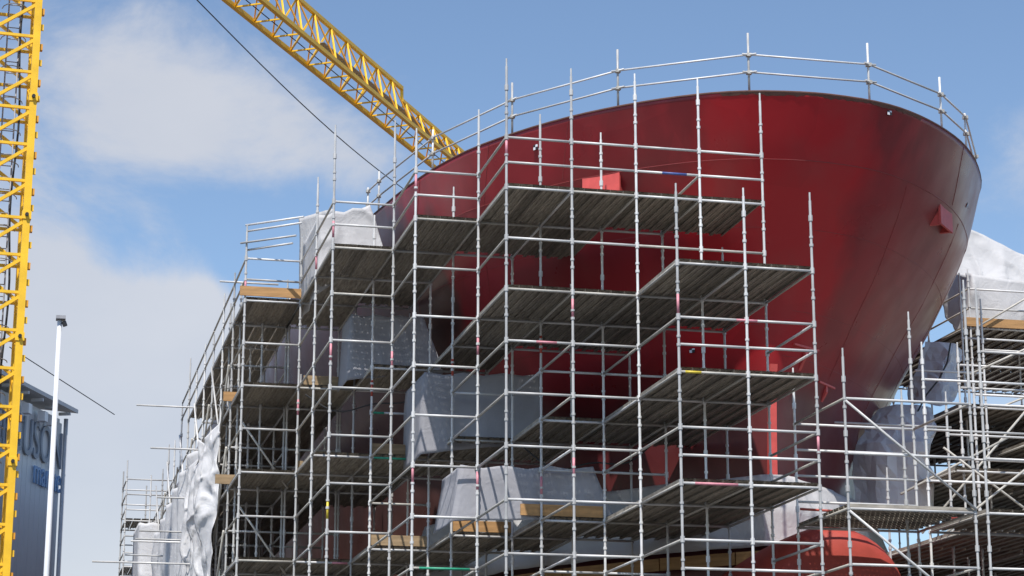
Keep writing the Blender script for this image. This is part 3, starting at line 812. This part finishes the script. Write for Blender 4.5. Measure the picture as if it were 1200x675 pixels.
# ------------------------------------------------------------------ guard rail on the bulwark edge
gr = empty('bulwark_guard_rail', (SC, 1, DZ + 2.3), 'silver two-tube guard rail clamped along the top of the red bow', 'guard rail')
def find_d(px, side):
    best = None
    for i in range(0, 1200):
        d = (i / 1200) ** 2 * (30 if side < 0 else 5.6); p = hull_pt(d, 2.6, side) - CAM
        c, s = math.cos(HEAD), math.sin(HEAD); u = p.x * c - p.y * s; fw = p.x * s + p.y * c
        x = 600 + FPX * u / (fw * math.cos(PITCH) + p.z * math.sin(PITCH))
        if best is None or abs(x - px) < best[0]: best = (abs(x - px), d)
    return best[1]
posts = []
for px, sd, h in ((427, -1, .9), (440, -1, 1.05), (503, -1, 1.0), (597, -1, 1.2), (722, -1, 1.28), (878, -1, 1.28), (1022, 1, 1.28), (1108, 1, 1.2), (1137, 1, .9), (1149, 1, .8)):
    d = find_d(px, sd); p = hull_pt(max(d, .02), 2.6, sd, -.08); posts.append(p)
    bar('post', p - Vector((0, 0, .06)), p + Vector((0, 0, h)), TR, 'galv', gr)
    for z in (.42, .80): MB().box(p + Vector((0, -.02, z)), (.10, .10, .07)).build('coupler', 'galv_dull', gr, p)
for a, b in zip(posts[:-1], posts[1:]):
    for z in (.42, .80):
        d = (b - a).normalized() * .15; o = Vector((0, -.05, z))
        bar('guard_rail', a + o - d, b + o + d, .021, 'galv', gr)

# ------------------------------------------------------------------ sheeting
def sheet(name, P, label, m='tarp', nu=26, nv=20, amp=.05, fr=1.4, seed=0, sag=0.0, ruffle=0.0, cat='tarpaulin', group=None, flat=False):
    """P: rows of corner points (list of polylines, top row first); wrinkled surface through them"""
    P = [[Vector(p) for p in row] for row in P]
    def samp(row, t):
        n = len(row) - 1; q = min(int(t * n), n - 1); return row[q].lerp(row[q + 1], t * n - q)
    v = []; f = []
    for iv in range(nv + 1):
        tv = iv / nv; nr = len(P) - 1; q = min(int(tv * nr), nr - 1); lt = tv * nr - q
        for iu in range(nu + 1):
            tu = iu / nu
            p = samp(P[q], tu).lerp(samp(P[q + 1], tu), lt)
            e = min(1, 4 * tv + .25)
            k = Vector((p.x * fr + seed, p.y * fr, p.z * fr * .6))
            dsp = Vector((noise.noise(k), noise.noise(k + Vector((9, 3, 1))), noise.noise(k + Vector((2, 7, 5))) * .4)) * amp * 1.6
            rid = (1 - abs(noise.noise(Vector((k.x + k.z * .9, k.y, k.z - k.x * .5)) * .9 + Vector((4, 4, 4)))) * 2.2) ** 3 * amp * 1.5
            p = p + dsp * e + Vector((0, -rid, 0))
            if ruffle: p.z += noise.noise(Vector((tu * 9 + seed, 0, 0))) * ruffle * tv
            p.z -= sag * math.sin(tu * math.pi) * tv
            v.append(p)
    for iv in range(nv):
        for iu in range(nu):
            a = iv * (nu + 1) + iu; f.append((a, a + 1, a + nu + 2, a + nu + 1))
    o = v[len(v) // 2].copy()
    me = mesh(name, [p - o for p in v], f, m, not flat)
    ob = put(name, me, None, o)
    md = ob.modifiers.new('thickness', 'SOLIDIFY'); md.thickness = .006
    return tag(ob, label, cat, group)
def py(x, y, Y): return on_y(x, y, Y)
# upper left shelter
def boxsheet(name, label, px, Yf, Yb, m='tarp', **k):
    """px: front face corners in picture order tl,tr,br,bl on plane Yf, with a return down the left side to Yb and a roof"""
    tl, tr, br, bl = [on_y(x, y, Yf) for (x, y) in px]
    def back(p): return Vector((p.x, Yb, p.z))
    def tie(a, b, n=3, sg=.06):
        out = []
        for i in range(n * 2 + 1): out.append(a.lerp(b, i / (n * 2)) - Vector((0, 0, sg if i % 2 else 0)))
        return out
    def plain(a, b, n=3): return [a.lerp(b, i / (n * 2)) + Vector((0, -.05 if i % 2 else 0, 0)) for i in range(n * 2 + 1)]
    rows = [[back(tl), tl] + tie(tl, tr)[1:] + [back(tr)], [back(bl), bl] + plain(bl, br)[1:] + [back(br)]]
    return sheet(name, rows, label, m, **k)
boxsheet('tarpaulin', 'bright white sheeting shelter standing on the top deck at the left end of the bow', [(374, 252), (433, 240), (452, 300), (372, 345)], 8.6, 11.2, amp=.045, fr=1.3, seed=2, nu=40)
sheet('tarpaulin', [[on_y(350, 256, 12.4), on_y(374, 249, 11.4), on_y(392, 244, 10.2)], [on_y(350, 345, 12.4), on_y(374, 345, 11.4), on_y(392, 345, 10.2)]], 'grey-white sheet end flap hanging left of the upper shelter, beside the sky', amp=.03, seed=5)
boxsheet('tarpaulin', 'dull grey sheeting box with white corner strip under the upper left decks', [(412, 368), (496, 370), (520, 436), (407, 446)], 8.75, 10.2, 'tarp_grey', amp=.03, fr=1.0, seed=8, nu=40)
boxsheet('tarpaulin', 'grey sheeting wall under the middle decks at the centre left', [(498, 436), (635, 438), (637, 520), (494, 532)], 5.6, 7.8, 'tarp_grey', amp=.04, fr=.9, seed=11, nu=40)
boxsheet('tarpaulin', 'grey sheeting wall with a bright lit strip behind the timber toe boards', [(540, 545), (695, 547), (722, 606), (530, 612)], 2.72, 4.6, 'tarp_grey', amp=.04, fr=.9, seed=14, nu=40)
# skirt round the forefoot
def skirt(name, label, side_a, da, side_b, db, z0, z1, off, n=60, seed=0, amp=.06):
    sa, sb_ = side_a * math.sqrt(da), side_b * math.sqrt(db)
    rows = []
    for (z, o) in ((z0, off), ((z0 + z1) / 2, off + .32), (z1, off + .22)):
        row = []
        for i in range(n + 1):
            q = sa + (sb_ - sa) * i / n; d = max(q * q, .0005); row.append(hull_pt(d, max(z, -6.9), 1 if q >= 0 else -1, o) + Vector((0, 0, min(0, z + 6.9))))
        rows.append(row)
    return sheet(name, rows, label, 'tarp', nu=n * 2, nv=16, amp=amp, fr=1.1, seed=seed)
skirt('tarpaulin', 'white crumpled sheeting skirt wrapped round the foot of the bow above the bulb', -1, 9, 1, 12, -4.75, -6.25, .28, seed=20, amp=.07)
# timber below the skirt
tb = MB()
pts = [hull_pt(q * q, -6.3, 1 if q >= 0 else -1, .42) + Vector((0, 0, -.16)) for q in np.linspace(-2.6, 2.5, 9) if abs(q) > .02]
k = 0
for a, b in zip(pts[:-1], pts[1:]):
    d = b - a; q = d.normalized().to_track_quat('X', 'Z'); bx = MB().box((0, 0, 0), (d.length - .03, .07, .26))
    o = put('timber_beam', mesh('timber_beam', bx.v, bx.f, 'timber'), None, (a + b) / 2, q)
    tag(o, ['leftmost timber beam under the white skirt sheeting', 'second timber beam from the left under the white skirt', 'third timber beam from the left under the white skirt', 'timber beam under the skirt just left of the stem', 'timber beam under the skirt at the stem above the bulb', 'timber beam under the skirt just right of the stem', 'third timber beam from the right under the skirt', 'second timber beam from the right under the skirt', 'rightmost timber beam under the white skirt sheeting'][k], 'timber', 'timber beams under the skirt'); k += 1
# starboard shelters
sheet('tarpaulin', [[on_y(1083, 401, 10.6), on_y(1114, 402, 10.2), on_y(1126, 410, 10.4)], [on_y(1062, 470, 9.6), on_y(1100, 476, 8.2), on_y(1118, 472, 8.8)]], 'grey shaded sheeting hanging beside the right flank of the bow, upper tier', 'tarp_clean', fr=1.9, amp=.10, nu=9, nv=10, seed=31, flat=True)
sheet('tarpaulin', [[on_y(1030, 480, 8.4), on_y(1050, 474, 7.8), on_y(1086, 476, 7.2), on_y(1092, 478, 7.5)], [on_y(1002, 520, 7.4), on_y(1030, 520, 6.4), on_y(1084, 520, 5.6), on_y(1092, 520, 6.2)], [on_y(1000, 600, 7.2), on_y(1030, 610, 6.2), on_y(1084, 615, 5.6), on_y(1092, 615, 6.2)]], 'grey shaded sheeting bulging beside the lower right hull, lower tier', 'tarp_clean', fr=1.6, amp=.13, seed=34, nu=13, nv=14, flat=True)
sheet('tarpaulin', [[on_y(1112, 258, 12.4), on_y(1143, 273, 12.4), on_y(1175, 287, 12.2), on_y(1215, 308, 12.2), on_y(1260, 330, 12.2)], [on_y(1104, 318, 12.6), on_y(1136, 322, 12.1), on_y(1165, 326, 11.7), on_y(1215, 331, 11.7), on_y(1260, 345, 11.7)]], 'cream white sagging roof sheet of the right-hand shelter against the sky', amp=.07, fr=1.3, seed=40, sag=.2, nu=50)
sheet('tarpaulin', [[on_y(1098, 316, 13.6), on_y(1118, 316, 13.0), on_y(1138, 322, 11.7), on_y(1170, 326, 11.55), on_y(1215, 332, 11.55), on_y(1260, 340, 11.55)], [on_y(1106, 372, 13.6), on_y(1124, 396, 13.0), on_y(1134, 392, 11.7), on_y(1170, 392, 11.55), on_y(1215, 396, 11.55), on_y(1260, 400, 11.55)]], 'white sheeting wall of the right-hand shelter above the timber toe board', amp=.06, fr=1.5, seed=44, nu=50)
pts = [on_y(x, y, 7.0) for (x, y) in ((1114, 402), (1110, 425), (1100, 445), (1086, 462), (1074, 485), (1058, 503), (1040, 516), (1031, 530))]
tag(MB().path(pts, .02, 6).build('power_cable', 'black', None, pts[0]), 'black cable hanging across the grey sheeting right of the hull', 'cable')
# port side sheeting
sheet('tarpaulin', [[G(-3.08 - .22 * (i % 2), -5.7 - i * .3, -2.1 - .25 * (i % 3)) for i in range(9)], [G(-3.1 - .3 * (i % 2), -5.6 - i * .3, -4.2) for i in range(9)], [G(-3.06 - .2 * ((i + 1) % 2), -5.6 - i * .3, -8) for i in range(9)]], 'torn white sheeting draped down the outside of the left side scaffold', 'tarp_clean', amp=.09, fr=2.6, seed=50, nu=96, nv=80, ruffle=.3)
sheet('tarpaulin', [[G(-2.9 - .32 * (i % 2), -8.1 - i * .5, -1.6 - .05 * i) for i in range(16)], [G(-2.9 - .36 * (i % 2), -8.1 - i * .5, -8) for i in range(16)]], 'long flat white sheeting behind the tubes of the receding left scaffold', 'tarp_clean', amp=.06, fr=2.0, seed=54, nu=120, nv=50)
boxsheet('tarpaulin', 'white sheeted box jutting out at the far end of the left scaffold', [(163, 612), (212, 612), (214, 690), (161, 690)], 36.0, 39.0, 'tarp_clean', amp=.05, fr=.8, seed=58)

# ------------------------------------------------------------------ tower crane
DM = 57.0
cm = at_dist(42, 60, DM)
mast_c = Vector((cm.x, cm.y, 0))
azm = math.atan2(cm.x - CAM.x, cm.y - CAM.y)
fw = Vector((math.sin(azm - R(4)), math.cos(azm - R(4)), 0)); rt = Vector((fw.y, -fw.x, 0))
MW = 1.25
HJ = 26.4 + CAM.z
cc = mast_c - rt * MW / 2 + fw * MW / 2
crane = empty('tower_crane', (cc.x, cc.y, 0), 'yellow lattice tower crane, mast at the left edge and jib passing behind the bow', 'crane')
CH = .19
yawm = math.atan2(rt.y, rt.x); qm = Quaternion((0, 0, 1), yawm)
def mp_(u, w, z): return cc + rt * (u * MW / 2) + fw * (w * MW / 2) + Vector((0, 0, z))
for u in (-1, 1):
    for w in (-1, 1):
        b = MB().box((0, 0, (HJ + 1) / 2), (CH, CH, HJ + 1))
        put('mast_chord', mesh('mast_chord', b.v, b.f, 'yellow'), crane, mp_(u, w, 0), qm)
def sq_bar(name, a, b, t, m, par):
    a, b = Vector(a), Vector(b); d = b - a
    key = ('sq', round(d.length, 2), t, m)
    if key not in _tc:
        bx = MB().box((0, 0, d.length / 2), (t, t, d.length)); _tc[key] = mesh('bar', bx.v, bx.f, m)
    return put(name, _tc[key], par, a, d.normalized().to_track_quat('Z', 'Y'))
PH = 1.02
n = int(HJ / PH)
for i in range(n):
    z = i * PH + .3
    for (c0, c1, dg) in (((-1, -1), (1, -1), 1), ((-1, 1), (1, 1), -1), ((1, -1), (1, 1), 1), ((-1, -1), (-1, 1), 1)):
        a, b = (c0, c1)
        sq_bar('mast_strut', mp_(*a, z), mp_(*b, z), .075, 'yellow', crane)
        lo, hi = (a, b) if dg > 0 else (b, a)
        sq_bar('mast_brace', mp_(*lo, z + .05), mp_(*hi, z + PH - .06), .085, 'yellow', crane)
    # step tabs on the chord
    for q, m in ((.28, 'yellow'), (.72, 'orange')):
        bx = MB().box((0, 0, 0), (.09, .16 if q > .5 else .06, .17)); put('chord_tab', mesh('chord_tab', bx.v, bx.f, m), crane, mp_(1, -1, z + q * PH) + rt * .13 + fw * (.02 if q < .5 else .05), qm)
for i in range(1, 9):
    z = i * 3.3 + 1.2
    for u in (-1, 1):
        bx = MB().box((0, 0, 0), (.24, .24, .22)); put('section_joint', mesh('section_joint', bx.v, bx.f, 'yellow'), crane, mp_(u, -1, z), qm)
        bar('joint_pin', mp_(u, -1, z) - fw * .2, mp_(u, -1, z) - fw * .08, .05, 'black', crane)
# access ladder with hoops and landings inside the mast
for s_ in (-.16, .16): bar('ladder_rail', mp_(.1, .45, .3) + rt * s_, mp_(.1, .45, HJ) + rt * s_, .022, 'grating', crane)
for i in range(int(HJ / .33)):
    bar('ladder_rung', mp_(.1, .45, .5 + i * .33) - rt * .16, mp_(.1, .45, .5 + i * .33) + rt * .16, .014, 'grating', crane, 6)
for i in range(int(HJ / .9)):
    z = 2.2 + i * .9
    if z > HJ: break
    pts = [mp_(.1, .45, z) + rt * (.34 * math.cos(a)) - fw * (.5 * math.sin(a)) for a in np.linspace(0, math.pi, 9)]
    MB().path(pts, .014, 5).build('ladder_hoop', 'grating', crane, pts[4])
for i in range(1, 9):
    z = 1.9 + i * 3.3
    MB().box((0, 0, 0), (MW * .9, MW * .8, .07), qm).build('landing', 'grating', crane)
    o = crane.children[-1]
    o.location = mp_(-.05, 0, z) - crane.location
cabp = [mp_(.45, .1, z_) + rt * .05 * math.sin(z_ * 1.3) for z_ in np.arange(.5, HJ, .6)]
MB().path(cabp, .03, 6).build('power_cable', 'black', crane, cabp[0])
# jib: level, triangular section; the two bottom chords pass over the picture's top left
j0a, j0b = on_z(265, 0, HJ), on_z(520, 205, HJ)
jd = (j0b - j0a); jd.z = 0; jd.normalize()
jr = Vector((jd.y, -jd.x, 0))
p2 = on_z(307, 0, HJ); JW = (p2 - j0a).dot(jr)
s_root = -(j0a - cc).dot(jd)               # distance of the mast foot along the jib line
L_end = (j0b - j0a).dot(jd) + 6
tchg = (on_z(478, 150, HJ) - j0a).dot(jd)  # where the section steps down
JP = 1.45
def jb(s, side): return j0a + jd * s + jr * (0 if side < 0 else JW)
def jt(s): return j0a + jd * s + jr * (JW / 2) + Vector((0, 0, 1.62 if s < tchg else 1.15))
bar_n = 0
for sd in (-1, 1): sq_bar('jib_chord', jb(s_root - .5, sd), jb(L_end, sd), .15, 'yellow', crane)
sq_bar('jib_chord', jt(s_root - .5), jt(tchg - .01), .14, 'yellow', crane)
sq_bar('jib_chord', jt(tchg + .01), jt(L_end), .12, 'yellow', crane)
sq_bar('jib_strut', jt(tchg - .01), jt(tchg + .01) - Vector((0, 0, .05)), .10, 'yellow', crane)
s = s_root
while s < L_end - JP:
    sq_bar('jib_strut', jb(s, -1), jb(s, 1), .05, 'yellow', crane)
    sq_bar('jib_brace', jb(s, 1), jb(s + JP, -1), .05, 'yellow', crane)
    for sd in (-1, 1):
        sq_bar('jib_brace', jb(s, sd), jt(s + JP / 2), .06, 'yellow', crane)
        sq_bar('jib_brace', jt(s + JP / 2), jb(s + JP, sd), .045, 'orange', crane)
    s += JP
wk = MB(); q = jd.to_track_quat('X', 'Z')
wl_ = (L_end - s_root); mid = (s_root + L_end) / 2
bx = MB().box((0, 0, 0), (wl_, .42, .03)); put('walkway', mesh('walkway', bx.v, bx.f, 'grating'), crane, j0a + jd * mid + jr * (JW * .56) + Vector((0, 0, .12)), q)
bar('trolley_rope', jb(s_root, -1) + jr * JW * .35 + Vector((0, 0, .2)), jb(L_end, -1) + jr * JW * .35 + Vector((0, 0, .2)), .02, 'black', crane, 6)
for s in np.arange(s_root + 2, L_end, 4.2):
    MB().box((0, 0, 0), (.3, .3, .18), q).build('floodlight', 'grating', crane); o = crane.children[-1]; o.location = jt(s) - Vector((0, 0, .5)) - crane.location
# thin tag line hanging beside the jib
a, b = at_dist(225, -6, 61), at_dist(520, 254, 92)
pts = [a.lerp(b, t) - Vector((0, 0, .5 * math.sin(t * math.pi))) for t in np.linspace(0, 1, 16)]
cb = MB().path(pts, .019, 6).build('cable', 'black', None, pts[0]); tag(cb, 'thin dark cable slanting across the sky below the crane jib', 'cable')

# ------------------------------------------------------------------ shed on the left
DB_ = 92.0
e1 = at_dist(74, 483, DB_); zr = e1.z
wd = (on_z(33, 462, zr) - e1); wd.z = 0; wdl = wd.length; wd.normalize()
wn_ = Vector((-wd.y, wd.x, 0))
if (CAM - e1).dot(wn_) < 0: wn_ = -wn_
shed = empty('shed', (e1.x, e1.y, 0), 'blue-grey clad shipyard hall with lettering behind the crane mast', 'building')
LW = 26.0
qs = wd.to_track_quat('X', 'Z')
def wp(u, out, z): return Vector((e1.x, e1.y, 0)) + wd * u + wn_ * out + Vector((0, 0, z))
npan = 26
for i in range(npan):
    w = LW / npan
    bx = MB().box((0, 0, 0), (w - .03, .08, zr - .5)); bx.box((0, 0, 0), (.05, .10, zr - .5))
    put('cladding_panel', mesh('cladding_panel', bx.v, bx.f, 'clad'), shed, wp((i + .5) * w, -.06, (zr - .5) / 2), qs)
# gable return and body
bx = MB()
for (u0, o0, u1, o1) in ((0, -.12, LW, -30),):
    bx.v = [wp(0.02, -.12, 0), wp(LW, -.12, 0), wp(LW, -30, 0), wp(0.02, -30, 0), wp(0.02, -.12, zr - .3), wp(LW, -.12, zr - .3), wp(LW, -30, zr - .3), wp(0.02, -30, zr - .3)]
    bx.f = [(0, 1, 5, 4), (1, 2, 6, 5), (2, 3, 7, 6), (3, 0, 4, 7), (4, 5, 6, 7)]
bx.build('wall', 'clad', shed, wp(0, -.12, 0))
bx = MB(); bx.v = [wp(-.3, .55, zr - .02), wp(LW, .55, zr - .02), wp(LW, -15, zr + 2.2), wp(-.7, -15, zr + 2.2), wp(-.3, .55, zr + .14), wp(LW, .55, zr + .14), wp(LW, -15, zr + 2.4), wp(-.7, -15, zr + 2.4)]
bx.f = [(0, 1, 2, 3), (4, 7, 6, 5), (0, 4, 5, 1), (1, 5, 6, 2), (2, 6, 7, 3), (3, 7, 4, 0)]
bx.build('roof', 'cladtrim', shed, wp(0, 0, zr))
for i in range(14): MB().box(wp(.5 + i * 1.5, .27, zr - .18), (.12, .5, .12), qs).build('eaves_bracket', 'cladtrim', shed, wp(.5 + i * 1.5, .27, zr - .18))
for u in (0.03, 5.9, 12.0): bar('downpipe', wp(u, .16, 0), wp(u, .16, zr - .3), .09, 'cladtrim', shed)
for u in (2.0, 2.9, 4.6): MB().box(wp(u, .3, zr - .75), (.35, .3, .4), qs).build('floodlight', 'post', shed, wp(u, .3, zr - .75))
sq = Matrix((-wd, Vector((0, 0, 1)), wn_)).transposed().to_quaternion()
def sign(text, size, u_end, z, m, sx=1.0):
    cu = bpy.data.curves.new('lettering', 'FONT'); cu.body = text; cu.size = size; cu.extrude = .03; cu.align_x = 'RIGHT'
    ob = bpy.data.objects.new('tmp', cu); COL.objects.link(ob)
    dg = bpy.context.evaluated_depsgraph_get(); me = bpy.data.meshes.new_from_object(ob.evaluated_get(dg))
    bpy.data.objects.remove(ob); me.materials.clear(); me.materials.append(M[m])
    o = put('lettering', me, shed, wp(u_end, .06, z), sq); o.scale = (sx, 1, 1); return o
# wide bar fitted along the eaves
MB().tube(wp(9, 1.3, zr + .75), wp(-2.6, 1.3, zr + .35), .02, 6).build('eaves_cable', 'black', shed, wp(3, 1.3, zr + .6))
mpp = wdl / 41.0                             # metres of wall per picture pixel
def sign_fit(text, part, x0, x1, xe, hz, m, size):
    # stretch so that the whole word ends at picture column xe and the visible letters start at x0
    o = sign(text, size, (74 - xe) * mpp, hz, m)
    w = max(v.co.x for v in o.data.vertices) - min(v.co.x for v in o.data.vertices)
    o.scale = ((x1 - x0) * mpp / w, 1, 1); return o
sign_fit('FERGUSON', None, -8, 74, 74, zr - 2.45, 'letter1', 2.2)
sign_fit('marine', None, 43, 74, 74, zr - 3.45, 'letter2', 1.55)

# ------------------------------------------------------------------ lamp post
pt = at_dist(70, 376, 46.0); pb = Vector((pt.x, pt.y, 0))
lp = empty('lamp_post', pb, 'slim white lighting column with a small lamp head beside the shed', 'lamp post')
MB().tube(pb, Vector((pt.x, pt.y, pt.z)), .075, 12, .05).build('column', 'post', lp, pb, True)
MB().box(pb + Vector((0, 0, .015)), (.4, .4, .03)).build('base_plate', 'post', lp, pb)
MB().box(pt + Vector((.02, 0, .06)), (.20, .26, .07)).build('lamp_head', 'grating', lp, pt)
MB().tube(pt + Vector((.08, -.05, -.02)), pt + Vector((.12, -.05, -.12)), .05, 8).build('sensor', 'black', lp, pt)
